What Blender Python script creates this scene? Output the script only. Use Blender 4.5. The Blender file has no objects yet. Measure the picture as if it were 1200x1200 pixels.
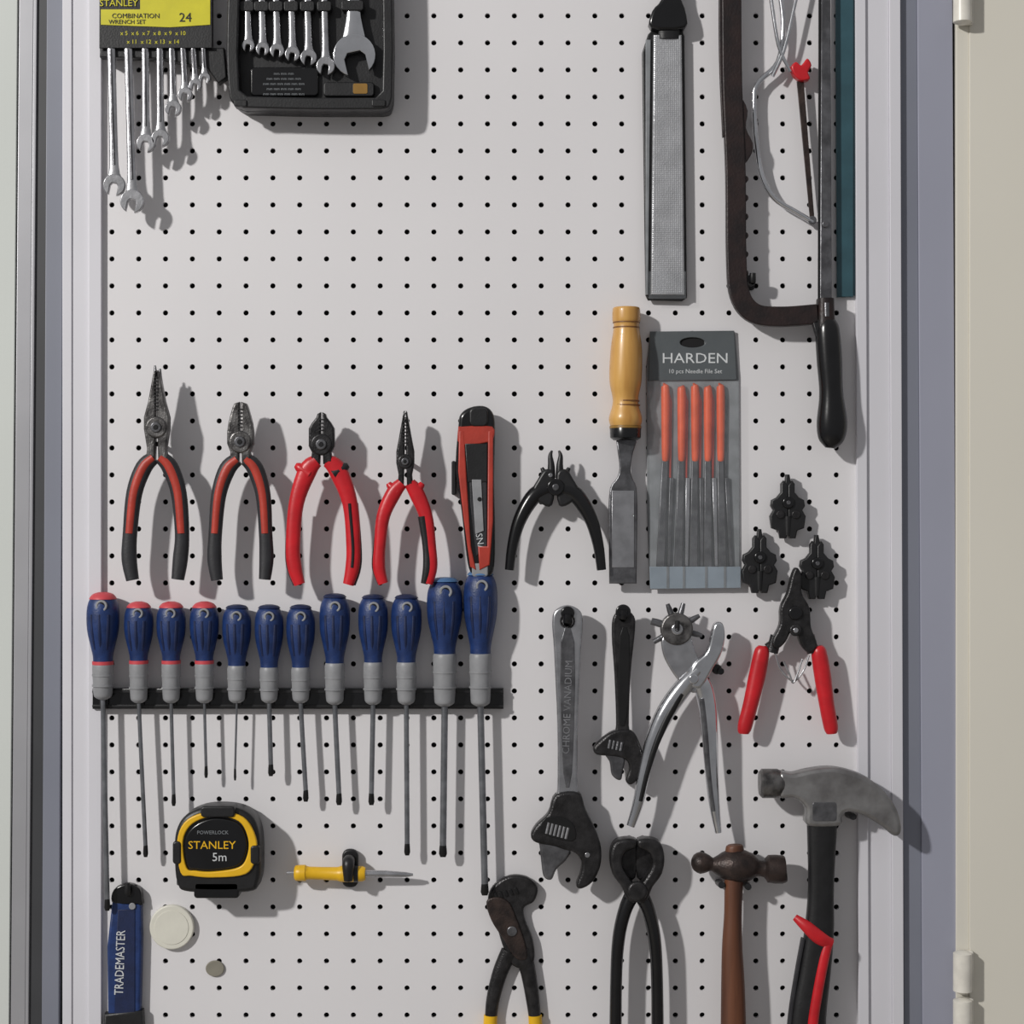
import bpy, math, random
from mathutils import Vector
random.seed(4)
S=0.0008; D=1.7; ZC=1.4
scene=bpy.context.scene
scene.view_settings.view_transform='Standard'
scene.view_settings.look='None'

def lin(c):
    o=[]
    for v in c[:3]:
        v=v/255
        o.append(v/12.92 if v<=0.04045 else ((v+0.055)/1.055)**2.4)
    return (*o,1)
def mat(name,col,rough=0.5,metal=0,var=0.1,scale=60,bump=0.1,bscale=None,alpha=1,col2=None,stretch=None,coat=0,spec=0.5):
    m=bpy.data.materials.new(name); m.use_nodes=True
    nt=m.node_tree; b=nt.nodes['Principled BSDF']
    b.inputs['Roughness'].default_value=rough; b.inputs['Metallic'].default_value=metal
    b.inputs['Alpha'].default_value=alpha; b.inputs['Coat Weight'].default_value=coat
    b.inputs['Specular IOR Level'].default_value=spec
    tc=nt.nodes.new('ShaderNodeTexCoord'); mp=nt.nodes.new('ShaderNodeMapping')
    nt.links.new(tc.outputs['Object'],mp.inputs[0])
    if stretch: mp.inputs['Scale'].default_value=stretch
    n=nt.nodes.new('ShaderNodeTexNoise'); n.inputs['Scale'].default_value=scale; n.inputs['Detail'].default_value=4
    nt.links.new(mp.outputs[0],n.inputs['Vector'])
    r=nt.nodes.new('ShaderNodeValToRGB'); L=lin(col)
    c2=lin(col2) if col2 else tuple([min(1,x*(1+var)) for x in L[:3]])+(1,)
    c1=L if col2 else tuple([x*(1-var) for x in L[:3]])+(1,)
    r.color_ramp.elements[0].position=0.35; r.color_ramp.elements[1].position=0.65
    r.color_ramp.elements[0].color=c1; r.color_ramp.elements[1].color=c2
    nt.links.new(n.outputs['Fac'],r.inputs[0]); nt.links.new(r.outputs[0],b.inputs['Base Color'])
    if bump>0:
        n2=nt.nodes.new('ShaderNodeTexNoise'); n2.inputs['Scale'].default_value=bscale or scale*6
        nt.links.new(mp.outputs[0],n2.inputs['Vector'])
        bp=nt.nodes.new('ShaderNodeBump'); bp.inputs['Strength'].default_value=bump; bp.inputs['Distance'].default_value=0.001
        nt.links.new(n2.outputs['Fac'],bp.inputs['Height']); nt.links.new(bp.outputs[0],b.inputs['Normal'])
    return m
WHITE=mat('board_white',(223,221,223),0.45,var=0.02,scale=4,bump=0.03)
TRIM=mat('trim_white',(214,213,219),0.4,var=0.03,scale=5,bump=0.02)
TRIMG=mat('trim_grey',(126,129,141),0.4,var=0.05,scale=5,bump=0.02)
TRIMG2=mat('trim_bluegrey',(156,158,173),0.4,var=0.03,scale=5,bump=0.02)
ALU=mat('aluminium_frame',(168,168,172),0.35,metal=0.3,var=0.06,scale=8,bump=0.02)
DARKF=mat('dark_seal',(58,59,62),0.5,var=0.1,scale=10,bump=0.02)
PANE=mat('frosted_pane',(206,210,206),0.2,var=0.04,scale=2,bump=0.01)
BEIGE=mat('door_beige',(222,218,206),0.5,var=0.02,scale=3,bump=0.03)
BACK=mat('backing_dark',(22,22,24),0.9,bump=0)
FLOOR=mat('floor_tile',(150,145,138),0.4,var=0.1,scale=6)
BLACK=mat('black_plastic',(22,22,24),0.42,var=0.25,scale=90,bump=0.15)
BLACKG=mat('black_gloss',(15,15,17),0.22,var=0.2,scale=50,bump=0.03)
DGREY=mat('dark_grey_grip',(38,38,42),0.5,var=0.2,scale=90,bump=0.2)
RED=mat('red_grip',(194,26,36),0.36,var=0.12,scale=60,bump=0.1)
REDO=mat('red_orange_grip',(174,56,42),0.45,var=0.12,scale=60,bump=0.15)
CRIM=mat('red_cap',(198,70,78),0.5,var=0.1)
BLUE=mat('blue_handle',(26,50,100),0.42,var=0.2,scale=120,bump=0.25)
BLUED=mat('blue_handle_dark',(15,31,70),0.5,var=0.15,scale=120,bump=0.2)
BLUEL=mat('blue_cap',(74,112,156),0.45,var=0.1)
GREYP=mat('grey_plastic',(142,143,146),0.45,var=0.08,scale=80,bump=0.1)
STEEL=mat('steel',(178,178,181),0.27,metal=0.9,var=0.15,scale=70,bump=0.1)
STEELD=mat('steel_dark',(108,108,111),0.35,metal=0.8,var=0.3,scale=90,bump=0.25)
HAMM=mat('hammer_steel',(150,149,149),0.36,metal=0.65,scale=45,bump=0.25,col2=(116,114,114))
JAW=mat('jaw_steel',(128,126,125),0.35,metal=0.8,scale=110,bump=0.35,col2=(72,70,70))
CHROME=mat('chrome',(212,213,216),0.16,metal=1,var=0.1,scale=50,bump=0.05)
OXIDE=mat('black_oxide',(50,49,50),0.34,metal=0.6,var=0.35,scale=120,bump=0.35)
SHAFT=mat('shaft_steel',(136,138,142),0.3,metal=0.75,var=0.2,scale=90,bump=0.05)
TIP=mat('tip_dark',(35,35,36),0.4,metal=0.5)
RUST=mat('rusty_iron',(44,38,37),0.42,metal=0.5,scale=90,bump=0.4,col2=(70,58,54))
BROWN=mat('brown_painted_iron',(44,31,30),0.45,metal=0.2,scale=70,bump=0.3,col2=(30,23,24))
WOODL=mat('wood_light',(216,168,92),0.35,scale=55,bump=0.1,col2=(184,132,62),stretch=(1,1,0.12),coat=0.4)
WOODG=mat('wood_groove',(120,78,36),0.5,bump=0)
WOODD=mat('wood_dark',(106,64,42),0.5,scale=60,bump=0.2,col2=(66,39,28),stretch=(1,1,0.1))
YEL=mat('yellow_plastic',(230,180,28),0.4,var=0.06)
CARD=mat('yellow_card',(204,196,38),0.4,var=0.06,bump=0.02)
TEAL=mat('teal_paint',(48,82,92),0.45,var=0.12,scale=40,bump=0.1)
ORANGE=mat('orange_grip',(226,88,36),0.45,var=0.12)
PGREY=mat('pouch_grey',(130,133,136),0.3,var=0.16,scale=60,bump=0.4,bscale=60)
PHEAD=mat('pouch_header',(86,91,94),0.4,var=0.05)
PBLUE=mat('pouch_bluegrey',(132,144,155),0.35,var=0.06)
CLEAR=mat('clear_vinyl',(200,205,210),0.12,alpha=0.06,bump=0.5,bscale=50)
OFFW=mat('white_magnet',(218,216,204),0.5,var=0.03)
TAN=mat('tan_disc',(132,128,116),0.6,var=0.1)
TXTW=mat('print_white',(205,208,210),0.5,bump=0)
TXTG=mat('print_grey',(120,124,128),0.5,bump=0)
GOLD=mat('gold_sticker',(140,104,40),0.4,bump=0)
HINGE=mat('hinge_white',(226,222,212),0.35,bump=0)
RASP=mat('rasp_steel',(184,185,188),0.32,metal=0.6,var=0.1,scale=60,bump=0)
nt=RASP.node_tree; b=nt.nodes['Principled BSDF']
vo=nt.nodes.new('ShaderNodeTexVoronoi'); vo.inputs['Scale'].default_value=520; vo.inputs['Randomness'].default_value=0.2
mp=[n for n in nt.nodes if n.type=='MAPPING'][0]; nt.links.new(mp.outputs[0],vo.inputs['Vector'])
bp=nt.nodes.new('ShaderNodeBump'); bp.inputs['Strength'].default_value=0.42; bp.inputs['Distance'].default_value=0.0012; bp.invert=True
nt.links.new(vo.outputs['Distance'],bp.inputs['Height']); nt.links.new(bp.outputs[0],b.inputs['Normal'])

def cr(pts,n=6,closed=True):
    out=[];N=len(pts)
    rng=range(N) if closed else range(N-1)
    for i in rng:
        if closed: p=[pts[(i+k-1)%N] for k in range(4)]
        else: p=[pts[max(0,i-1)],pts[i],pts[i+1],pts[min(N-1,i+2)]]
        for j in range(n):
            t=j/n
            out.append(tuple(0.5*((2*b)+(-a+c)*t+(2*a-5*b+4*c-d)*t*t+(-a+3*b-3*c+d)*t**3) for a,b,c,d in zip(*p)))
    if not closed: out.append(tuple(pts[-1]))
    return out
def circ(cx,cy,r,n=28,ry=None):
    ry=ry or r
    return [(cx+r*math.cos(2*math.pi*i/n),cy+ry*math.sin(2*math.pi*i/n)) for i in range(n)]
def rrect(x0,y0,x1,y1,r,n=5):
    o=[]
    for cx,cy,a in((x1-r,y1-r,0),(x0+r,y1-r,90),(x0+r,y0+r,180),(x1-r,y0+r,270)):
        for i in range(n+1):
            t=math.radians(a+90*i/n); o.append((cx+r*math.cos(t),cy+r*math.sin(t)))
    return o
class T:
    def __init__(s,name,cx,cy,dref=18,lift=0):
        s.name=name;s.cx=cx;s.cy=cy;s.k=(D-(dref+lift)*S)/D;s.lift=lift;s.V=[];s.F=[];s.M=[];s.mats=[]
    def add(s,vs,fs,m):
        if m not in s.mats: s.mats.append(m)
        i=s.mats.index(m);o=len(s.V)
        s.V+=[(v[0],v[1],v[2]+s.lift if v[2]>1.2 else v[2]) for v in vs]
        for f in fs: s.F.append([o+a for a in f]);s.M.append(i)
    def _obj(s,cu,m,fn):
        ob=bpy.data.objects.new('tmp',cu); scene.collection.objects.link(ob)
        dg=bpy.context.evaluated_depsgraph_get(); dg.update()
        me=ob.evaluated_get(dg).to_mesh()
        s.add([fn(v.co) for v in me.vertices],[list(p.vertices) for p in me.polygons],m)
        ob.evaluated_get(dg).to_mesh_clear()
        bpy.data.objects.remove(ob); bpy.data.curves.remove(cu)
    def plate(s,outs,d0,d1,m,bev=1.5,smooth=0):
        if not isinstance(outs[0],list): outs=[outs]
        if smooth: outs=[cr(o,smooth) for o in outs]
        cu=bpy.data.curves.new('c','CURVE'); cu.dimensions='2D'; cu.fill_mode='BOTH'
        bev=min(bev,(d1-d0)/2-0.01)
        cu.extrude=(d1-d0)/2-bev; cu.bevel_depth=bev; cu.offset=-bev; cu.bevel_resolution=2
        for o in outs:
            sp=cu.splines.new('POLY'); sp.points.add(len(o)-1)
            for p,q in zip(sp.points,o): p.co=(q[0],-q[1],0,1)
            sp.use_cyclic_u=True
        mid=(d0+d1)/2
        s._obj(cu,m,lambda c:(c.x,c.y,c.z+mid))
    def text(s,body,x,y,size,d,m,rot=0,th=0.25,sx=1):
        cu=bpy.data.curves.new('t','FONT'); cu.body=body; cu.size=size; cu.align_x='CENTER'; cu.align_y='CENTER'; cu.extrude=th
        cu.resolution_u=2
        a=math.radians(rot)
        s._obj(cu,m,lambda c:(x+c.x*sx*math.cos(a)-c.y*math.sin(a), -y+c.x*sx*math.sin(a)+c.y*math.cos(a), d+c.z))
    def sweep(s,path,rad,m,n=14,p=2,sub=5):
        rad=[(r if isinstance(r,tuple) else (r,r)) for r in rad]
        if len(rad)==1: rad=rad*len(path)
        full=[(a[0],-a[1],a[2],r[0],r[1]) for a,r in zip(path,rad)]
        if sub>1 and len(full)>2: full=cr(full,sub,False)
        vs=[];fs=[];N=len(full)
        for i,q in enumerate(full):
            a=Vector(full[max(0,i-1)][:3]);b=Vector(full[min(N-1,i+1)][:3]);t=(b-a)
            t=t.normalized() if t.length>1e-9 else Vector((0,1,0))
            ref=Vector((0,0,1)) if abs(t.z)<0.9 else Vector((0,1,0))
            u=t.cross(ref).normalized(); w=u.cross(t).normalized()
            for j in range(n):
                an=2*math.pi*j/n; c=math.cos(an);sn=math.sin(an)
                c=math.copysign(abs(c)**(2/p),c); sn=math.copysign(abs(sn)**(2/p),sn)
                v=Vector(q[:3])+u*c*max(q[3],.01)+w*sn*max(q[4],.01)
                vs.append(tuple(v))
        for i in range(N-1):
            for j in range(n):
                k=(j+1)%n; fs.append([i*n+j,i*n+k,(i+1)*n+k,(i+1)*n+j])
        fs.append(list(range(n))[::-1]); fs.append([(N-1)*n+j for j in range(n)])
        s.add(vs,fs,m)
    def disc(s,x,y,r,d0,d1,m,bev=1): s.plate([circ(x,y,r)],d0,d1,m,bev)
    def peg(s,x,y,d1,m=None,r=3): s.sweep([(x,y,0.2),(x,y,d1)],[r],m or BLACK,sub=1,n=10)
    def hook(s,x,y,d1,m=None,r=4):
        m=m or BLACK
        l=s.lift; s.lift=0
        s.plate([rrect(x-6,y-9,x+6,y+9,4)],0.2,3,m,1)
        s.sweep([(x,y+2,2),(x,y+2,d1+l-4),(x,y,d1+l),(x,y-8,d1+l+1)],[r,r,r,r*.9],m,n=10)
        s.lift=l
    def done(s):
        me=bpy.data.meshes.new(s.name)
        k=S*s.k
        me.from_pydata([((v[0]-s.cx)*k,-v[2]*S,(v[1]+s.cy)*k) for v in s.V],[],s.F)
        for m in s.mats: me.materials.append(m)
        me.polygons.foreach_set('material_index',s.M)
        me.polygons.foreach_set('use_smooth',[True]*len(s.F))
        me.update(); me.set_sharp_from_angle(angle=math.radians(38))
        ob=bpy.data.objects.new(s.name,me); scene.collection.objects.link(ob)
        ob.location=((s.cx-600)*k,0,ZC+(600-s.cy)*k)
        return ob

# ---------- shell ----------
YT,YB=-800,2340
def vstrip(name,parts,slant=0,dref=6):
    t=T(name,parts[0][0],600,dref)
    for x0,x1,d0,d1,m in parts:
        f=lambda y:-slant*(y-600)/600
        t.plate([(x0+f(YT),YT),(x1+f(YT),YT),(x1+f(YB),YB),(x0+f(YB),YB)],d0,d1,m,0.8)
    return t.done()
vstrip('door_1',[(-700,14,-8,1,PANE),(16,33,-8,1.1,ALU),(33,37,-8,1.15,ALU)],5)
vstrip('trim_1',[(37,57,-10,-2,DARKF)],5,0)
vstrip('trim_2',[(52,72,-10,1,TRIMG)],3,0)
vstrip('trim_3',[(73,84,-10,6,TRIM),(84,104,-10,4,TRIM),(104,119,-10,8,TRIM)],0)
vstrip('trim_4',[(1004,1016,-6,8,TRIM),(1016,1044,-6,4,TRIM),(1044,1057,-6,7,TRIM)],-2)
vstrip('trim_5',[(1057,1078,-10,-2,TRIMG),(1078,1119,-10,1,TRIMG2)],-3,0)  # right frame side: shade of the recess is put into these grey-blue colours
vstrip('door_2',[(1121,1136,-8,4,BEIGE),(1136,2000,-8,6,BEIGE)],0)
def hinge(y0,y1):
    t=T('door_hinge',1126,(y0+y1)/2,14)
    t.sweep([(1127,y0,18),(1127,y0+3,18),(1127,y1-3,18),(1127,y1,18)],[5,11,11,5],HINGE,sub=1,n=18)
    t.plate([rrect(1127,y0+2,1141,y1-2,2)],6.3,14,HINGE,1)
    t.done()
hinge(-40,30); hinge(1113,1163); hinge(1168,1230)
def wbox(name,x0,x1,y0,y1,z0,z1,m):
    vs=[(x,y,z) for x in(x0,x1) for y in(y0,y1) for z in(z0,z1)]
    fs=[(0,1,3,2),(4,6,7,5),(0,4,5,1),(2,3,7,6),(0,2,6,4),(1,5,7,3)]
    me=bpy.data.meshes.new(name);me.from_pydata(vs,[],fs);me.materials.append(m)
    o=bpy.data.objects.new(name,me);scene.collection.objects.link(o)
wbox('floor',-3,3,-4,0.1,-0.05,0,FLOOR)
wbox('wall_back',-3,3,0.012,0.1,0,2.55,BACK)
def pegboard():
    px,py=31.45,31.65; x0=131;y0=18.5; R=3.15; n=12; th=4
    t=T('pegboard',600,600,0); vs=[];fs=[]
    def cell(cx,cy):
        o=len(vs); h,v=px/2,py/2
        ring=[(cx+R*math.cos(2*math.pi*i/n+math.pi/12),cy+R*math.sin(2*math.pi*i/n+math.pi/12)) for i in range(n)]
        out=[]
        for i in range(n):
            a=2*math.pi*i/n+math.pi/12; c,s_=math.cos(a),math.sin(a); m=max(abs(c),abs(s_)); out.append([cx+h*c/m,cy+v*s_/m])
        for r,z in((ring,0),(ring,-th)):
            for q in r: vs.append((q[0],-q[1],z))
        for q in out: vs.append((q[0],-q[1],0))
        for i in range(n):
            k=(i+1)%n
            fs.append([o+i,o+k,o+2*n+k,o+2*n+i])
            fs.append([o+i,o+n+i,o+n+k,o+k])
        for i in range(n):
            k=(i+1)%n; a=out[i];b=out[k]
            if abs(a[0]-b[0])>1e-6 and abs(a[1]-b[1])>1e-6:
                cxn=cx+h*(1 if (a[0]+b[0])/2>cx else -1); cyn=cy+v*(1 if (a[1]+b[1])/2>cy else -1)
                if (abs(a[0]-cxn)<1e-6 and abs(a[1]-cyn)<1e-6) or (abs(b[0]-cxn)<1e-6 and abs(b[1]-cyn)<1e-6): continue
                vs.append((cxn,-cyn,0)); fs.append([o+2*n+i,o+2*n+k,len(vs)-1])
    for r in range(-4,45):
        for c in range(0,29): cell(x0+c*px,y0+r*py)
    t.add(vs,fs,WHITE)
    return t
t=pegboard(); pb=t.done()
for p in pb.data.polygons: p.use_smooth=False
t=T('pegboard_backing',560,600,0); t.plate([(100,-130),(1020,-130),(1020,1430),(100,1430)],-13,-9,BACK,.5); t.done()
wz=T('wall_lower_panel',560,1880,0); wz.plate([(119,1428),(1004,1428),(1004,2340),(119,2340)],-8,-1,TRIM,.5); wz.done()

def wrench(t,x0,y0,x1,y1,w0,w1,R,d,m,tilt=15,th=5,sl=.5):
    L=math.hypot(x1-x0,y1-y0); ux,uy=(x1-x0)/L,(y1-y0)/L
    ex,ey=x1-ux*R*0.6,y1-uy*R*0.6
    t.sweep([(x0,y0,d),((x0+ex)/2,(y0+ey)/2,d),(x1-ux*R*1.8,y1-uy*R*1.8,d),(ex,ey,d)],[(w0,th*.5),(w0,th*.5),(w1,th*.5),(w1*1.7,th*.55)],m,p=3,sub=3)
    a0=math.atan2(uy,ux)+math.radians(tilt)
    pts=[]
    hw=sl; st=math.asin(hw)
    for i in range(25):
        a=a0+st+(2*math.pi-2*st)*i/24
        pts.append((x1+R*math.cos(a)*1.0,y1+R*math.sin(a)))
    c,s_=math.cos(a0),math.sin(a0)
    for f,g in((0.1,-hw),(-0.15,-hw*.6),(-0.15,hw*.6),(0.1,hw)):
        pts.append((x1+R*(f*c-g*s_),y1+R*(f*s_+g*c)))
    t.plate([pts],d-th*.6,d+th*.6,m,1)

# combination wrench set on card
t=T('combination_wrench_set',185,80,20,lift=12)
t.plate([(117,-60),(249,-60),(249,57),(117,57)],20,23,BLACK,.6)
t.plate([(119,12),(165,12),(165,-2),(247,-2),(247,30),(200,33),(119,30)],23,23.8,CARD,.2)
t.plate([(119,-60),(247,-60),(247,-6),(119,-6)],23,23.8,CARD,.2)
t.text('STANLEY',140,5,11,24,CARD)
t.text('COMBINATION',160,20,8,24.2,BLACK); t.text('WRENCH SET',150,27,7,24.2,BLACK); t.text('24',218,22,15,24.2,BLACK)
t.text('x 5  x 6  x 7  x 8  x 9  x 10',180,40,7,23.2,CARD); t.text('x 11  x 12  x 13  x 14',180,50,7,23.2,CARD)
t.plate([(116,55),(262,55),(265,90),(255,97),(243,80),(190,68),(116,66)],2,17,BLACK,1.5)
t.plate([(119,-55),(245,-55),(245,56),(119,56)],0.3,18,BLACK,1)
ends=[(130,134,217,13,5),(150,155,236,14,5),(170,171,168,11,4.5),(187,188,162,10.5,4.3),(201,203,127,9.5,3.9),(214,217,111,8.5,3.6),(226,229,100,7.5,3.3),(238,240,92,7,3)]
for i,(xa,xb,ye,R,w) in enumerate(ends):
    wrench(t,xa,50,xb,ye,w,w*1.1,R,19,STEEL,tilt=12,th=6,sl=.36)
    t.sweep([(xa,58,21.5),((xa+xb)/2,(58+ye)/2,21.8),(xb,ye-R*1.8,21.5)],[(w*.4,1.2)],STEELD,sub=2)
t.done()

# wrench case
t=T('wrench_case',364,60,30,lift=12)
out=cr([(272,-80),(268,-20),(266,60),(268,104)],4,False)+cr([(268,104),(272,120),(286,127)],4,False)+cr([(286,127),(364,129),(446,129)],3,False)+cr([(446,129),(456,126),(460,114)],4,False)+[(461,60),(460,-20),(458,-80)]
inn=[(283,-70),(279,60),(281,106),(290,113),(364,115),(440,115),(448,107),(449,60),(448,-70)]
t.plate([out],0.3,14,BLACK,2)
t.plate([out,inn],14,34,BLACK,2)
t.plate([rrect(292,76,372,110,5)],14,20,BLACKG,1.5)
t.plate([rrect(378,94,438,111,4)],14,22,BLACK,1.5)
for x,yb,R in((288,52,9),(305,56,9.5),(322,58,10),(340,62,10.5),(359,66,11.5),(379,76,13)):
    wrench(t,x-1,-60,x+2,yb,4.2,4.6,R*.85,22,STEEL,tilt=10,th=7,sl=.35)
    t.plate([rrect(x-8,0,x+9,12,3)],14,27,BLACK,1)
wrench(t,412,-60,415,64,8,9,25,24,CHROME,tilt=-12,th=8)
t.plate([rrect(400,0,426,12,3)],14,30,BLACK,1)
for i,w in enumerate((30,50,62,56,66)): t.text('mm '*int(w/10),332,84+i*6,4.6,20.5,TXTG)
t.plate([rrect(413,96,430,108,2)],22,22.6,GOLD,.2)
t.plate([rrect(275,118,290,126,2)],20,36,BLACK,1); t.plate([rrect(436,118,452,126,2)],20,36,BLACK,1)
t.done()

# rasp
t=T('rasp_file',780,170,14,lift=4)
t.plate([[(760,38),(766,32),(800,32),(803,40),(806,348),(800,352),(760,351),(757,345),(753,60)]],1.3,6,BLACK,1.5)
t.plate([[(766,40),(799,40),(802.5,345),(763,345)]],6,13,RASP,2)
t.plate([[(757,45),(763,45),(760,345),(757,345)]],6,9,PGREY,1)
t.plate([[(763,34),(764,14),(775,0),(780,-30),(792,-30),(798,0),(803,14),(802,34)]],1.3,20,BLACKG,3,smooth=3)
t.sweep([(784,15,10),(784,45,10)],[(14,9),(12,6)],BLACK,sub=1,p=3)
t.plate([[(760,318),(804,318),(804,350),(760,350)]],13,14.5,CLEAR,.4)
t.hook(783,-10,26); t.peg(782,250,6)
t.done()

# bow hacksaw
t=T('hacksaw',915,250,22,lift=6)
def rib(pts,w,d0,d1,m,n=6,bev=1.5):
    P=cr(pts,n,False) if n>1 else pts
    L=[];R=[]
    for i,q in enumerate(P):
        a=P[max(0,i-1)];b=P[min(len(P)-1,i+1)];dx,dy=b[0]-a[0],b[1]-a[1];l=math.hypot(dx,dy)
        ww=w if not callable(w) else w(i/(len(P)-1))
        L.append((q[0]-dy/l*ww,q[1]+dx/l*ww));R.append((q[0]+dy/l*ww,q[1]-dx/l*ww))
    t.plate([L+R[::-1]],d0,d1,m,bev)
rib([(857,-80),(857,0),(858,100),(862,200),(863,300),(867,345),(884,367),(915,371),(958,368)],11.5,12,26,BROWN)
rib([(846,-80),(846,60),(850,160)],3,14,22,BROWN,bev=1)
t.plate([[(868,120),(876,130),(874,150),(882,168),(880,182),(868,190)]],14,24,BROWN,1,smooth=3)
for y in range(210,330,22): t.disc(873,y,4,14,24,BROWN)
t.plate([[(964,-80),(974,-80),(976,350),(976,372),(960,372),(962,350)]],10,16,STEELD,1)
t.plate([[(961,-80),(964,-80),(963,350),(960,350)]],11,14,TIP,.5)
t.sweep([(968,350,16),(968,386,18)],[(10,12),(11,12)],BROWN,sub=1,p=3)
t.sweep([(970,372,20),(970,385,20),(972,420,21),(974,460,22),(975,495,22),(974,515,22),(973,525,22)],[(8,8),(14,12),(15,13),(14,13),(18,15),(15,13),(6,6)],BLACKG,n=20)
t.plate([[(952,378),(964,372),(964,400),(957,396)]],14,26,BLACK,1)
t.sweep([(968,356,24),(968,372,26)],[5,4],STEELD,sub=1)
t.hook(882,328,22); t.disc(876,328,9,0.3,1,BLACK)
t.disc(968,262,4,14,19,STEELD); t.peg(967,300,12); t.done()

# coping saw
t=T('coping_saw',920,120,16)
t.sweep([(905,-60,14),(914,-10,14),(918,30,14),(912,72,14),(890,95,14),(884,112,14),(886,160,14),(893,205,14),(908,232,14),(933,248,14),(953,260,14)],[3.2],CHROME,n=10)
t.sweep([(893,-60,20),(903,0,20),(912,55,20),(926,85,20)],[2.2],CHROME,n=10)
t.sweep([(945,-60,20),(930,10,20),(918,60,20),(905,90,18)],[2.2],CHROME,n=10)
t.plate([[(934,95),(942,92),(955,260),(950,261)]],12,15,RUST,.6)
t.plate([cr([(926,80),(932,74),(938,78),(945,70),(950,78),(946,86),(948,94),(938,96),(930,90)],3)],10,24,RED,2)
t.disc(952,258,5,8,17,STEELD); t.peg(886,140,12); t.done()
t=T('handsaw_blade',992,150,6)
t.plate([(979,-80),(1000,-80),(1000,348),(981,348)],1,7,TEAL,1)
t.plate([(995,-80),(1002.5,-80),(1002.5,346),(998,346)],1,4,TEAL,.6)
t.done()

# chisel
t=T('wood_chisel',733,520,20)
z=20
t.sweep([(734,360,z),(734,362,z),(734,375,z),(734,383,z),(734,410,z),(733,445,z),(733,470,z),(733,490,z),(733,500,z)],[13,16,16.5,15,18.5,19,15,19.5,17.5],WOODL,n=24)
for y,r in((378,15.9),(384,15.6),(470,15.4),(475,16.1)):
    t.sweep([(734,y-.8,z),(734,y+.8,z)],[r,r],WOODG,sub=1,n=24)
t.sweep([(733,497,z),(733,500,z),(733,513,z),(733,516,z)],[17,18.5,18,14],BLACKG,sub=1,n=24)
t.sweep([(733,499,z),(733,502,z)],[18.6,18.8],GOLD,sub=1,n=24)
t.plate([cr([(722,514),(745,514),(742,530),(739,548),(741,560),(746,572),(747,600)],3,False)+[(746,684),(714,684),(713,600)]+cr([(713,600),(715,572),(723,560),(726,548),(724,530)],3,False)],15,21,STEELD,1.5)
t.plate([(717,575),(743,575),(743,665),(717,665)],21,22,STEEL,.4)
t.peg(733,440,10); t.peg(733,625,16,r=3); t.done()

# needle file pouch
t=T('needle_file_set',814,540,10)
t.plate([[(762,390),(862,388),(867,440),(868,688),(762,690),(759,600),(758,430)]],0.5,3,PGREY,.8)
t.plate([[(762,388),(861,387),(864,445),(760,446)],circ(812,401,15,20,6)],3,6,PHEAD,.8)
t.disc(812,401,14,1.5,3.5,BACK,.5)
t.text('HARDEN',815,420,17,6.2,TXTW,sx=1.15); t.text('10 pcs Needle File Set',815,435,7,6.2,TXTW)
for i,x in enumerate((779,798,814,829,844)):
    xb=x+(i-2)*2-2
    t.sweep([(x,452+4*(i%2),6),(x+1,460,6.5),(x+1,530,6.5),(x+1,540,6)],[3,5,4.3,3],ORANGE,n=10)
    t.plate([(x-3,540),(x+4,540),(xb+6,668),(xb-4,668)],4,9,STEELD,1)
    t.plate([(x+5,456),(x+9,470),(x+8,560),(x+5,560)],3,6,REDO if i<4 else STEELD,.8)
    t.plate([(x+6,560),(x+11,560),(xb+13,664),(xb+9,664)],3,7,STEEL if i%2 else STEELD,.8)
t.plate([(761,664),(868,664),(868,689),(762,690)],9.5,11,PBLUE,.5)
for x in (781,800,826,848): t.plate([(x,664),(x+3,664),(x+3,689),(x,689)],11,11.6,TXTG,.2)
t.plate([(760,446),(866,446),(868,689),(762,690)],11.6,12.4,CLEAR,.3)
t.done()

# ---------- pliers ----------
PL=15
def grip(t,path,rads,main,accent,d,acc=(1,3),accr=.5,rd=7):
    P=[(x,y,d) for x,y in path]
    t.sweep(P,[(r,min(rd,r)) for r in rads],main,n=16,p=2.4)
    if accent:
        t.sweep([(x,y,d+min(rd,r)*.55) for (x,y),r in zip(path[acc[0]:acc[1]+1],rads[acc[0]:acc[1]+1])],[(r*accr,min(rd,r)*.62) for r in rads[acc[0]:acc[1]+1]],accent,n=12)
def jaws(t,cx,tip,piv,base,wt,wm,wp,m,d0=13,d1=27,gap=.9):
    for s in(-1,1):
        o=[(cx+s*gap,tip),(cx+s*wt*.8,tip+2),(cx+s*wt,tip+6),(cx+s*(wt*.4+wm*.6),tip+(piv-tip)*.4),(cx+s*wm,tip+(piv-tip)*.6),(cx+s*wp,piv-6),(cx+s*wp,piv+8),(cx+s*wp*.75,base-6),(cx+s*wp*.85,base+6),(cx+s*2,base+8),(cx+s*gap,piv)]
        t.plate([o],d0+(1 if s>0 else 0),d1-(0 if s>0 else 1),m,2)
    t.plate([circ(cx,piv+6,wp*.85)],d0-1,d1+1.5,m,2)
    t.disc(cx,piv+6,wp*.42,d1+1,d1+3.5,STEELD,1)
    t.disc(cx,piv+6,wp*.2,d1+3,d1+4.2,TIP,.5)
    n=int((piv-tip)/5)
    for i in range(1,n-1):
        y=tip+4+i*4.2
        t.plate([(cx-2.6,y),(cx+2.6,y),(cx+2.6,y+1.6),(cx-2.6,y+1.6)],d1-1,d1+.5,TIP,.3)
t=T('long_nose_pliers',183,555,22,lift=PL)
jaws(t,184,434,495,532,4.5,10,15,JAW)
t.sweep([(182,444,19),(181,428,19)],[3,1.2],STEELD,sub=1); t.sweep([(187,446,20),(187,432,20)],[3,1.5],STEELD,sub=1)
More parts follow.
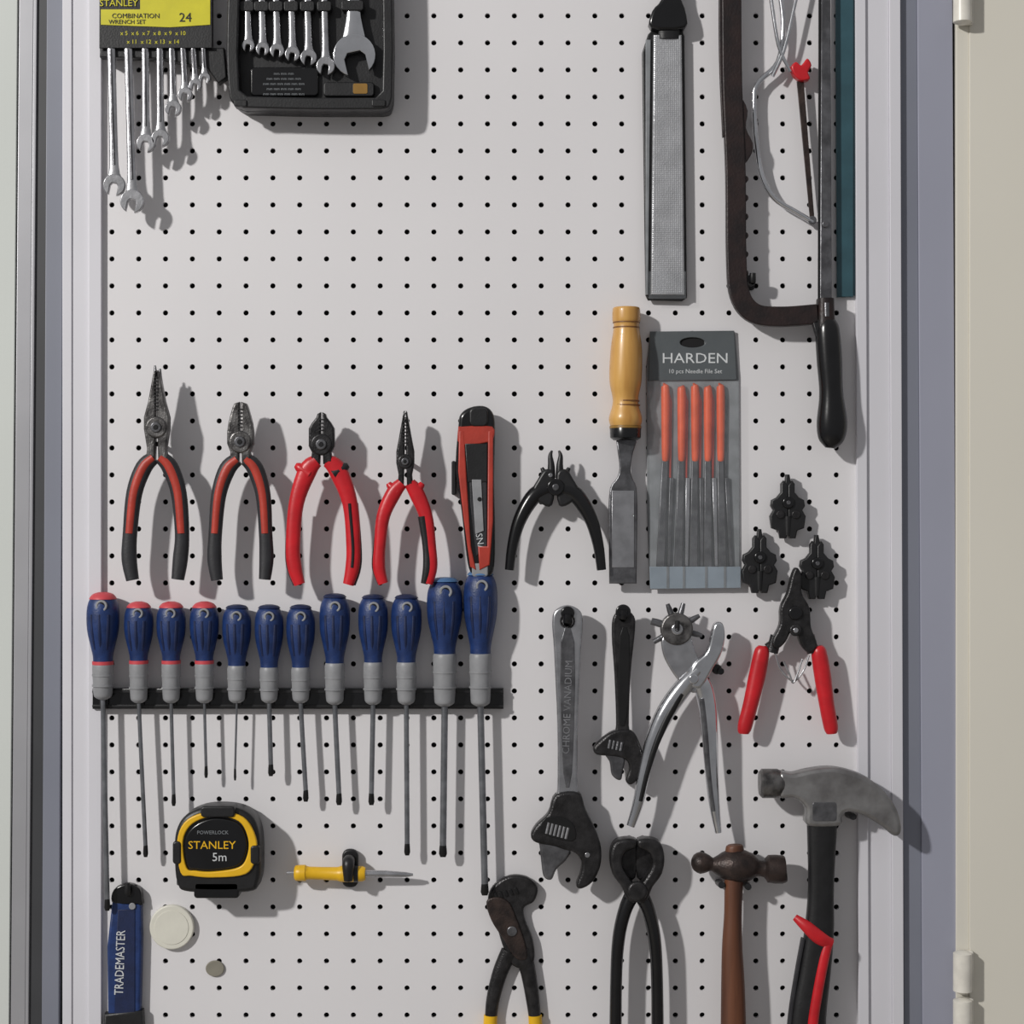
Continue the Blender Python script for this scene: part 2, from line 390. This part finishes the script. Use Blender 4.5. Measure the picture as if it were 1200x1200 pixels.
for pth in([(180,536),(168,548),(157,578),(152,625),(151,655),(155,680)],[(188,536),(199,548),(209,578),(213,625),(211,655),(208,679)]):
    grip(t,pth,[8,10,9.5,8.5,9,7.5],DGREY,REDO,20,(0,3),.62)
t.peg(183,520,13);t.done()
t=T('combination_pliers',283,575,22,lift=PL)
jaws(t,282,471,512,536,9,14,15.5,JAW)
for pth in([(278,538),(266,550),(256,580),(252,625),(251,655),(254,680)],[(288,538),(299,550),(308,580),(311,625),(312,655),(310,679)]):
    grip(t,pth,[8,10,9,8,8.5,7],DGREY,REDO,20,(0,3),.62)
t.peg(282,520,13);t.done()
t=T('diagonal_cutting_pliers',378,585,22,lift=PL)
jaws(t,377,483,515,536,6,15,15,OXIDE)
for sgn,pth in((-1,[(371,540),(360,552),(347,590),(343,640),(345,665),(351,685)]),(1,[(384,540),(396,552),(410,590),(414,640),(413,665),(408,685)])):
    grip(t,pth,[8,11,9,8.5,8.5,6.5],RED,BLACK if sgn>0 else None,20,(2,4),.3)
    grip(t,[(p[0]+sgn*3.5,p[1]) for p in pth[2:]],[6,6,6.5,5],BLACK,None,17,rd=8)
    t.sweep([(377+sgn*14,556,20),(377+sgn*26,548,20),(377+sgn*31,545,20)],[8,6,3],RED if sgn<0 else BLACK)
t.peg(377,520,13);t.done()
t=T('needle_nose_pliers',475,585,22,lift=PL)
jaws(t,475,481,535,562,2.8,7.5,10.5,OXIDE)
for sgn,pth in((-1,[(471,566),(461,578),(449,605),(445,640),(444,665),(449,684)]),(1,[(480,566),(488,578),(499,605),(504,640),(505,665),(501,684)])):
    grip(t,pth,[7,9,8,7,7.5,6],RED,None,20)
    grip(t,[(p[0]+(sgn*3 if sgn<0 else -4),p[1]) for p in pth[2:]],[5.5,5,5.5,4],BLACK,None,19 if sgn<0 else 22,rd=6)
    t.sweep([(475+sgn*9,576,20),(475+sgn*17,570,20),(475+sgn*20,566,20)],[7,5,3],RED)
t.peg(475,540,13);t.done()
t=T('utility_knife',557,575,22,lift=10)
body=cr([(537,500),(540,485),(552,477),(568,476),(578,485),(580,505),(579,560),(580,620),(579,664),(572,676),(556,674),(548,660),(541,600),(534,550)],5)
t.plate([body],4,24,BLACKG,4)
t.plate([cr([(537,502),(542,500),(577,500),(578,515),(574,518),(540,522)],3)],22,26,REDO,1.5)
t.plate([[(538,505),(544,505),(547,560),(552,640),(558,668),(551,664),(543,605),(537,552)]],20,26.5,REDO,1.5)
t.plate([[(572,505),(578,505),(578,610),(574,662),(562,668),(560,640),(571,640)]],20,26.5,REDO,1.5)
t.plate([rrect(550,478,572,500,6)],22,27,BLACK,2)
t.plate([[(545,520),(571,520),(571,565),(548,565)]],22,26.8,BLACK,1)
t.plate([[(549,525),(570,522),(571,640),(558,652),(551,590)]],22,25.5,DGREY,1)
t.plate([[(553,562),(564,562),(567,622),(557,626)]],25.5,27,GREYP,.5)
t.disc(562,585,2.5,27,28,TIP,.4)
t.text('SNAP',563,638,11,25.8,TXTW,rot=-80)
t.plate([rrect(553,660,572,676,4)],10,25,GREYP,1.5)
t.peg(557,520,5);t.plate([rrect(529,540,534,580,2)],.3,18,BLACK,1);t.done()
t=T('snap_ring_pliers',651,600,22,lift=8)
for s in(-1,1):
    t.sweep([(651+s*5,572,20),(651+s*24,580,20),(651+s*41,607,20),(651+s*50,638,20),(651+s*54,668,20)],[(9,7),(9.5,8),(8,8),(6.5,7),(5.5,6)],BLACKG,n=16)
    t.plate([cr([(651+s*1,556),(651+s*12,550),(651+s*21,562),(651+s*27,575),(651+s*20,588),(651+s*4,592)],4)],12,26,BLACK,3)
    t.sweep([(651+s*5,560,20),(651+s*5,545,20),(651+s*6,534,20),(651+s*4,528,20)],[5,4,2.6,1.2],BLACK)
    t.sweep([(651+s*12,556,18),(651+s*16,548,18)],[4,2],BLACK,sub=1)
t.disc(651,571,10,26,29,BLACKG,1.5); t.disc(651,571,4,29,31,STEELD,1); t.disc(645,557,2.5,26,28,STEEL,.5)
t.peg(651,575,13);t.done()

# ---------- screwdrivers + strip ----------
t=T('magnetic_tool_strip',349,818,14)
t.plate([(108,807),(590,807),(590,831),(108,831)],0.3,13,BLACKG,1)
t.plate([(108,809),(590,809),(590,812),(108,812)],13,14,BLACK,.4); t.plate([(108,826),(590,826),(590,829),(108,829)],13,14,BLACK,.4)
t.done()
sd=[(120,695,19,82,818,1068,5,3,'r'),(162,706,17,70,822,1005,8,2.5,'r'),(200,706,17,70,822,945,3,2.2,'r'),(239,706,17,70,822,912,2,1.8,'r'),
(277,709,17,72,822,915,-2,1.3,'b'),(315,709,17,74,822,910,2,2.8,'b'),(352,709,17,74,822,940,6,2.8,'b'),(392,696,18,82,824,944,5,3,'b'),
(437,697,17.5,80,824,944,-2,3,'b'),(476,697,18,80,824,1003,1,3,'b'),(521,677,21,90,826,1005,-2,4,'b'),(563,669,20,98,826,1050,5,4,'b')]
for i,(x,y0,R,bl,ye,tip,dx,sr,c) in enumerate(sd):
    t=T('screwdriver',x,800,24)
    z=21
    f=bl/80
    prof=[(0,.2),(2,.55),(7,.8),(16,.96),(30,1.0),(45,.94),(60,.76),(72,.62),(80,.6)]
    t.sweep([(x,y0+a*f,z) for a,_ in prof],[r*R for _,r in prof],BLUE,n=24)
    if c=='r':
        t.sweep([(x,y0-1,z),(x,y0+1,z),(x,y0+5*f,z),(x,y0+7*f,z)],[R*.25,R*.6,R*.8,R*.84],CRIM,n=24,sub=3)
        t.sweep([(x,y0+bl-2,z),(x,y0+bl+2,z)],[R*.66]*2,CRIM,n=24,sub=1)
    else:
        t.sweep([(x,y0-.5,z),(x,y0+1,z),(x,y0+4*f,z)],[R*.25,R*.62,R*.78],BLUEL if i>9 else BLUED,n=24,sub=2)
    for s in(-1,0,1):
        t.sweep([(x+s*R*.5,y0+24*f,z+R*math.sqrt(1-.25*s*s)*.9),(x+s*R*.45,y0+45*f,z+R*.86*math.sqrt(1-.25*s*s)),(x+s*R*.35,y0+64*f,z+R*.62*math.sqrt(1-.2*s*s))],[(2.2,2.2),(2.4,2.4),(1.5,1.5)],BLUED,n=8)
    g0=y0+bl
    gp=[(g0-1,.6),(g0+4,.66),(g0+(ye-g0)*.5,.62),(ye-6,.58),(ye-1,.5),(ye+2,.25)]
    t.sweep([(x,a,z) for a,_ in gp],[r*R for _,r in gp],GREYP,n=24,sub=3)
    for a in(.35,.65): 
        yy=g0+(ye-g0)*a; t.sweep([(x,yy-1,z),(x,yy+1,z)],[R*.67]*2,GREYP,n=24,sub=1)
    hy=y0+14*f; fz=z+R*.86
    t.plate([circ(x+2,hy,R*.36,20),circ(x+2,hy,R*.22,16)],fz-4,fz+1.6,GREYP,.7)
    t.disc(x+2,hy,R*.23,fz-5,fz+.6,TIP,.3)
    xe=x+dx
    t.sweep([(x,ye,z),(x+dx*.3,ye+(tip-ye)*.3,z),(xe,tip-12,z)],[sr],SHAFT,n=12,sub=2)
    t.sweep([(xe,tip-14,z),(xe,tip-10,z),(xe,tip-4,z),(xe,tip,z)],[sr,sr*1.1,(sr*1.2,sr*.6),(sr*.8,.8)],TIP,n=12,sub=1)
    t.plate([rrect(x-5,811,x+5,827,1)],13.8,18,BLACK,.5)
    t.done()

# tape measure
t=T('tape_measure',255,998,40,lift=8)
ob=cr([(207,1035),(204,1000),(206,974),(217,956),(240,946),(272,946),(293,955),(303,974),(305,1005),(303,1034),(290,1046),(222,1046)],5)
t.plate([ob],0.3,40,BLACK,5)
t.plate([cr([(212,1022),(208,985),(220,960),(252,950),(285,957),(300,980),(300,1005),(288,1024),(250,1028),(225,1026)],5),cr([(219,1016),(215,985),(226,965),(252,956),(280,962),(291,982),(290,1002),(280,1016),(250,1021),(230,1020)],5)],36,43.5,YEL,1.5)
t.plate([rrect(203,985,213,1012,4)],10,45,BLACK,2); t.plate([rrect(236,944,276,957,4)],20,46,BLACK,2); t.plate([rrect(294,990,305,1012,4)],10,45,BLACK,2)
t.plate([cr([(220,1014),(217,985),(228,967),(252,958),(279,964),(289,983),(288,1001),(278,1014),(250,1019),(230,1018)],5)],38,44,BLACKG,2)
t.text('STANLEY',249,990,13,44.2,YEL,sx=1.05); t.text('5m',258,1004,14,44.2,TXTW); t.text('POWERLOCK',250,975,6,44.2,TXTG)
t.plate([rrect(227,1034,280,1053,4)],4,40,BLACKG,2); t.plate([rrect(205,1030,228,1040,2)],15,30,STEELD,1)
t.done()
t=T('nail_punch',410,1023,16,lift=3)
z=16
t.sweep([(336,1023,z),(346,1023,z)],[2,2.5],STEEL,sub=1)
t.sweep([(345,1023,z),(347,1023,z),(358,1023,z),(362,1023,z),(395,1024,z),(400,1024,z),(425,1024,z),(428,1024,z)],[6,9,9.5,7.5,8,9.5,9,6],YEL,n=18,sub=2)
t.sweep([(427,1024,z),(452,1024,z),(476,1025,z),(484,1025,z)],[4.2,4,3,1.5],STEEL,sub=1)
t.plate([rrect(400,997,419,1042,8)],0.3,8,BLACK,2); t.sweep([(409,1010,4),(409,1008,22),(409,1014,27),(409,1030,27)],[6,7,7,5],BLACK)
t.sweep([(415,1024,z),(420,1024,z)],[10,10],BLACK,sub=1)
t.done()
t=T('round_magnet',201,1087,8); t.plate([circ(201,1087,26,40)],0.3,8,OFFW,1.5); t.plate([circ(201,1087,20,40)],8,8.6,OFFW,.3); t.done()
t=T('coin_magnet',252,1135,2); t.plate([circ(252,1135,11,28,9.5)],0.3,3,TAN,1); t.done()

# blue box cutter
t=T('box_cutter',146,1130,14)
t.plate([cr([(134,1060),(130,1050),(136,1040),(150,1036),(163,1042),(166,1055),(164,1062)],3)],1,13,BLACKG,2)
t.sweep([(150,1047,10),(150,1045,16),(150,1034,17)],[4,4,3],BLACK)
t.plate([[(131,1056),(165,1056),(166,1100),(164,1190),(168,1270),(118,1270),(126,1190),(125,1110)]],0.8,13,BLUE,3)
t.plate([[(138,1066),(158,1066),(158,1190),(134,1190)]],12.5,14,BLUED,.6)
t.text('TRADEMASTER',141,1128,15,14.2,TXTW,rot=88,sx=.75)
t.plate([[(122,1188),(167,1184),(172,1280),(116,1280)]],0.8,15,BLACK,3)
t.disc(155,1062,4,13,15,GREYP,.6)
t.done()

# big adjustable wrench
t=T('adjustable_wrench',665,870,20,lift=8)
t.plate([cr([(650,716),(665,709),(680,716),(683,732),(681,760),(677,850),(677,925),(681,940),(649,940),(653,925),(653,850),(649,760),(647,732)],4),circ(665,728,7,16)],13,25,STEEL,2.5)
t.plate([cr([(657,752),(673,752),(670,905),(660,905)],3)],24,26,STEELD,.7)
t.text('CHROME VANADIUM',665,828,12,26.2,STEEL,rot=88,sx=.95)
t.plate([cr([(651,930),(678,928),(686,948),(698,972),(704,992),(703,1014),(694,1032),(681,1040),(675,1036),(680,1022),(681,1008),(673,998),(660,994),(648,990),(628,986),(622,978),(628,966),(642,952)],4)],9,30,OXIDE,3.5)
t.plate([cr([(628,972),(650,978),(668,992),(664,1006),(652,1018),(646,1030),(637,1026),(634,1008),(632,990)],4)],11,27,STEELD,3)
t.plate([cr([(640,956),(664,958),(674,970),(670,984),(634,974)],3)],29,31,TIP,.7)
for i in range(6): t.sweep([(643+i*4.5,962+i*1.2,30),(640+i*4.5,975+i*1.2,30)],[2,2],STEEL,sub=1,n=8)
t.disc(688,1000,3,29.5,31,STEEL,.5)
t.hook(665,727,28,BLACKG,5.5); t.disc(665,718,8,24,29,BLACKG,1.5)
t.done()
t=T('adjustable_wrench',730,815,18,lift=8)
t.plate([cr([(719,722),(731,714),(743,722),(744,740),(739,790),(737,850),(740,862),(719,862),(722,850),(720,790),(717,745)],4)],12,21,OXIDE,2.5)
t.plate([cr([(726,745),(737,745),(734,840),(725,840)],3)],20,22,TIP,.6)
t.plate([cr([(719,856),(740,856),(750,872),(754,890),(750,908),(740,919),(733,914),(737,900),(733,890),(720,886),(700,884),(695,877),(702,868)],4)],9,24,OXIDE,3)
t.plate([cr([(703,876),(722,880),(732,888),(730,902),(727,914),(717,908),(714,892)],4)],10,22,STEELD,2.5)
for i in range(4): t.sweep([(715+i*4.5,866+i,24),(713+i*4.5,876+i,24)],[2,2],STEELD,sub=1,n=8)
t.hook(730,722,24,BLACKG,5); t.disc(730,717,9,20,25,BLACKG,1.5)
t.done()

# leather punch
t=T('leather_hole_punch',795,850,22,lift=10)
for a in (-160,-110,-75,-30,15,60,150,195):
    r=math.radians(a); c,s_=math.cos(r),math.sin(r)
    t.sweep([(793+c*12,737+s_*12,20),(793+c*24,737+s_*24,20),(793+c*31,737+s_*31,20)],[4,3.4,2.2+random.random()],STEELD,sub=1,n=10)
t.plate([circ(793,737,19),circ(793,737,3,10)],13,27,JAW,2)
t.disc(793,737,7,26,30,STEEL,1.5); t.hook(793,735,30,BLACK,3)
t.plate([cr([(778,745),(806,742),(815,765),(825,785),(826,805),(812,812),(797,800),(783,780),(776,762)],4)],16,24,STEEL,2)
t.plate([cr([(836,732),(846,730),(849,745),(845,765),(834,785),(820,806),(806,800),(812,778),(828,762)],4)],13,29,CHROME,3)
t.disc(841,785,6,0.3,16,BLACKG,2); t.disc(845,787,4,16,20,BLACKG,1)
t.disc(812,795,6,28,31,CHROME,1.5)
t.sweep([(818,785,22),(800,806,22),(780,835,22),(765,868,22),(755,905,22),(748,940,22),(739,968,22)],[(8,8),(11,9),(11,9),(9,8),(7.5,7),(6.5,6),(5,5)],CHROME,n=16)
t.sweep([(798,812,29),(782,840,30),(768,872,30),(758,905,29),(750,938,27)],[(3.5,2),(4,2),(3.5,2),(3,2),(2.5,2)],TIP,n=10)
t.sweep([(806,785,20),(822,800,20),(829,825,20),(832,860,20),(834,900,20),(837,940,20),(842,976,20)],[(8,7),(11,8),(11,8),(9.5,8),(8,7),(6.5,6),(4,5)],CHROME,n=16)
t.sweep([(822,818,27),(826,860,28),(830,905,27),(836,950,26)],[(3,1.5),(3,1.5),(2.5,1.5),(2,1.5)],STEELD,n=10)
t.done()

def jawtip(cx,cy):
    t=T('plier_jaw_tip',cx,cy,12,lift=3)
    t.plate([[(cx-5,cy-16),(cx-2,cy-39),(cx+2,cy-39),(cx+6,cy-16)]],4,15,BLACK,1.5)
    for s in(-1,1):
        t.plate([[(cx,cy-26),(cx+s*5,cy-32),(cx+s*8,cy-28),(cx+s*8,cy-18),(cx+s*13,cy-12),(cx+s*19,cy-9),(cx+s*20,cy-2),(cx+s*17,cy+3),(cx+s*21,cy+10),(cx+s*19,cy+24),(cx+s*11,cy+27),(cx+s*9,cy+36),(cx+s*2,cy+36),(cx,cy+30)]],4,16,BLACK,1.5)
        t.disc(cx+s*9,cy+8,5,15,18,OXIDE,1)
    t.disc(cx,cy-6,7,15,19,BLACKG,1.5); t.disc(cx,cy-6,2.5,18.5,20,STEELD,.5)
    t.sweep([(cx,cy+10,10),(cx,cy+32,10)],[(6,8),(5,7)],BLACK,sub=1)
    t.peg(cx,cy,5,r=4); t.done()
jawtip(923,595); jawtip(890,659); jawtip(957,666)
t=T('circlip_pliers',925,765,18,lift=8)
t.plate([cr([(932,665),(938,672),(939,695),(948,712),(950,735),(957,755),(948,765),(938,755),(930,735),(920,752),(910,760),(904,752),(913,732),(914,712),(922,695),(927,675)],4)],8,24,OXIDE,2.5)
t.disc(931,718,8,22,27,BLACKG,1.5); t.disc(931,738,7,22,28,OXIDE,1.5); t.disc(931,738,3,27,29,STEEL,.5)
for s,x0 in((-1,908),(1,950)):
    t.sweep([(x0-s*2,745,16),(x0+s*3,765,16)],[(7,5)],OXIDE,sub=1)
t.sweep([(894,757,16),(893,764,16),(888,790,16),(880,825,16),(873,852,16),(872,860,16)],[(5,5),(9,8),(10,8),(9,8),(8.5,7),(6,5)],RED,n=16)
t.sweep([(959,757,16),(960,764,16),(964,790,16),(969,825,16),(974,852,16),(975,860,16)],[(5,5),(9,8),(10,8),(9,8),(8.5,7),(6,5)],RED,n=16)
t.sweep([(914,750,14),(900,760,14)],[(6,5)],OXIDE,sub=1);t.sweep([(946,750,14),(956,762,14)],[(6,5)],OXIDE,sub=1)
t.sweep([(908,765,18),(915,785,18),(930,798,18),(942,785,18),(948,768,18)],[1.2],STEEL,n=8)
t.sweep([(918,775,20),(925,790,20),(929,800,20),(934,790,20),(940,772,20)],[1.2],STEEL,n=8)
t.peg(931,720,10);t.done()

# claw hammer
t=T('claw_hammer',965,1050,26,lift=8)
t.plate([cr([(912,905),(928,905),(945,901),(970,898),(995,902),(1018,912),(1038,930),(1050,950),(1054,972),(1046,978),(1030,966),(1010,954),(992,950),(985,955),(982,966),(945,966),(942,945),(930,934),(912,932)],4)],13,39,HAMM,5)
t.sweep([(890,918,26),(893,918,26),(911,918,26),(918,918,26),(926,919,26)],[14,17,17,13,12],JAW,n=24,sub=1,p=2.3)
t.plate([rrect(950,938,978,960,3)],38,39.6,STEELD,.5)
t.sweep([(963,955,26),(963,980,26),(962,1040,26),(960,1090,26),(954,1140,26),(947,1190,26),(944,1260,26)],[(18,11),(17,11),(15,11),(17,12),(19,13),(21,14),(22,14)],BLACK,n=18,p=3)
t.sweep([(931,1074,30),(944,1084,36),(958,1096,38),(972,1104,34)],[(4,3),(7,4),(8,4),(7,5)],RED,n=12)
t.sweep([(970,1100,34),(964,1120,37),(956,1160,39),(950,1200,40),(947,1260,40)],[(6,5),(6,4),(6,4),(6,4),(6,4)],RED,n=12)
t.sweep([(941,1100,26),(932,1150,26),(925,1200,26),(922,1260,26)],[(2.5,8)],DGREY,n=10)
t.sweep([(925,932,1),(925,930,30)],[4],BLACK,sub=1);t.sweep([(1000,960,0.3),(1000,957,26)],[4],BLACK,sub=1)
t.done()
t=T('ball_peen_hammer',862,1090,22,lift=8)
z=22
t.sweep([(810,1011,z),(813,1011,z),(821,1011,z),(830,1012,z),(835,1013,z),(846,1014,z),(862,1014,z),(880,1016,z),(888,1017,z),(896,1018,z),(900,1018,z),(917,1019,z),(920,1019,z)],[3,9,13,10,8,15,20,16,10,10,16,16.5,14],RUST,n=22,sub=2)
t.sweep([(861,990,z),(861,996,z),(860,1030,z),(859,1070,z),(858,1110,z),(859,1160,z),(860,1260,z)],[(8,8),(11,9),(11,10),(10.5,10),(12,11),(14,12),(16,13)],WOODD,n=20)
t.sweep([(845,1040,.3),(845,1036,28)],[4],BLACK,sub=1);t.sweep([(876,1040,.3),(876,1038,28)],[4],BLACK,sub=1)
t.done()
t=T('carpenter_pincers',746,1090,20,lift=8)
for s in(-1,1):
    cx=746
    t.plate([cr([(cx+s*.8,983),(cx+s*14,981),(cx+s*27,986),(cx+s*32,1002),(cx+s*29,1022),(cx+s*18,1038),(cx+s*12,1052),(cx+s*2,1056),(cx+s*.8,1040),(cx+s*10,1026),(cx+s*17,1012),(cx+s*14,998),(cx+s*2,992)],4)],8,32,OXIDE,4)
    t.plate([cr([(cx+s*1,984),(cx+s*24,988),(cx+s*26,1004),(cx+s*14,1026),(cx+s*1,1030)],3)],4,14,OXIDE,2)
    t.sweep([(cx+s*5,1048,20),(cx+s*14,1068,20),(cx+s*21,1100,20),(cx+s*24,1150,20),(cx+s*25,1260,20)],[(9,9),(8,9),(7.5,9),(7,8),(7.5,8)],BLACKG,n=16)
t.disc(746,1042,12,28,35,OXIDE,3); t.peg(746,1042,12)
t.sweep([(735,990,.3),(735,988,12)],[4],BLACK,sub=1)
t.done()
t=T('water_pump_pliers',603,1110,10)
t.plate([cr([(572,1050),(580,1036),(598,1026),(618,1028),(630,1040),(626,1056),(614,1064),(616,1080),(624,1100),(626,1125),(612,1135),(598,1128),(588,1105),(582,1085),(574,1068)],4)],1,13,OXIDE,3)
t.plate([cr([(570,1056),(582,1050),(596,1056),(604,1072),(614,1100),(618,1122),(604,1122),(590,1100),(576,1078)],4)],10,15.5,RUST,2)
for i in range(5): t.plate([(578+i*6,1046-i*1.5),(581+i*6,1045-i*1.5),(584+i*6,1052-i*1.5),(581+i*6,1053-i*1.5)],12,14.5,TIP,.4)
t.disc(600,1090,6,15,17,STEELD,1)
t.sweep([(597,1115,9),(586,1140,9),(578,1170,9),(575,1195,9)],[(10,6),(9,6),(8,6),(7,6)],OXIDE,n=14)
t.sweep([(612,1112,9),(619,1140,9),(624,1170,9),(627,1195,9)],[(11,6),(9,6),(8,6),(7,6)],OXIDE,n=14)
t.sweep([(575,1190,9),(573,1230,9),(572,1270,9)],[(8,7)],YEL,n=14);t.sweep([(627,1190,9),(629,1230,9),(630,1270,9)],[(8,7)],YEL,n=14)
t.done()

# ---------- light, world, camera ----------
w=bpy.data.worlds.new('World'); scene.world=w; w.use_nodes=True
nt=w.node_tree; bg=nt.nodes['Background']
tc=nt.nodes.new('ShaderNodeTexCoord'); sp=nt.nodes.new('ShaderNodeSeparateXYZ'); rp=nt.nodes.new('ShaderNodeValToRGB')
nt.links.new(tc.outputs['Generated'],sp.inputs[0])
mr=nt.nodes.new('ShaderNodeMapRange'); mr.inputs[1].default_value=-1
nt.links.new(sp.outputs['Z'],mr.inputs[0]); nt.links.new(mr.outputs[0],rp.inputs[0])
rp.color_ramp.elements[0].color=(.13,.13,.132,1); rp.color_ramp.elements[1].color=(.355,.355,.365,1)
nt.links.new(rp.outputs[0],bg.inputs[0]); bg.inputs[1].default_value=1.0
l=bpy.data.lights.new('ceiling_lamp','AREA'); l.shape='DISK'; l.size=0.20; l.energy=138; l.color=(1,.978,.945)
lo=bpy.data.objects.new('ceiling_lamp',l); scene.collection.objects.link(lo)
lo.location=(-2.7,-3.0,ZC+1.7)
lo.rotation_euler=(Vector((0,0,ZC))-lo.location).to_track_quat('-Z','Y').to_euler()
cam=bpy.data.cameras.new('Camera'); co=bpy.data.objects.new('Camera',cam); scene.collection.objects.link(co)
co.location=(0,-D,ZC); co.rotation_euler=(math.pi/2,0,0)
cam.sensor_width=36; cam.lens=36*D/(1200*S); cam.clip_start=0.01
scene.camera=co
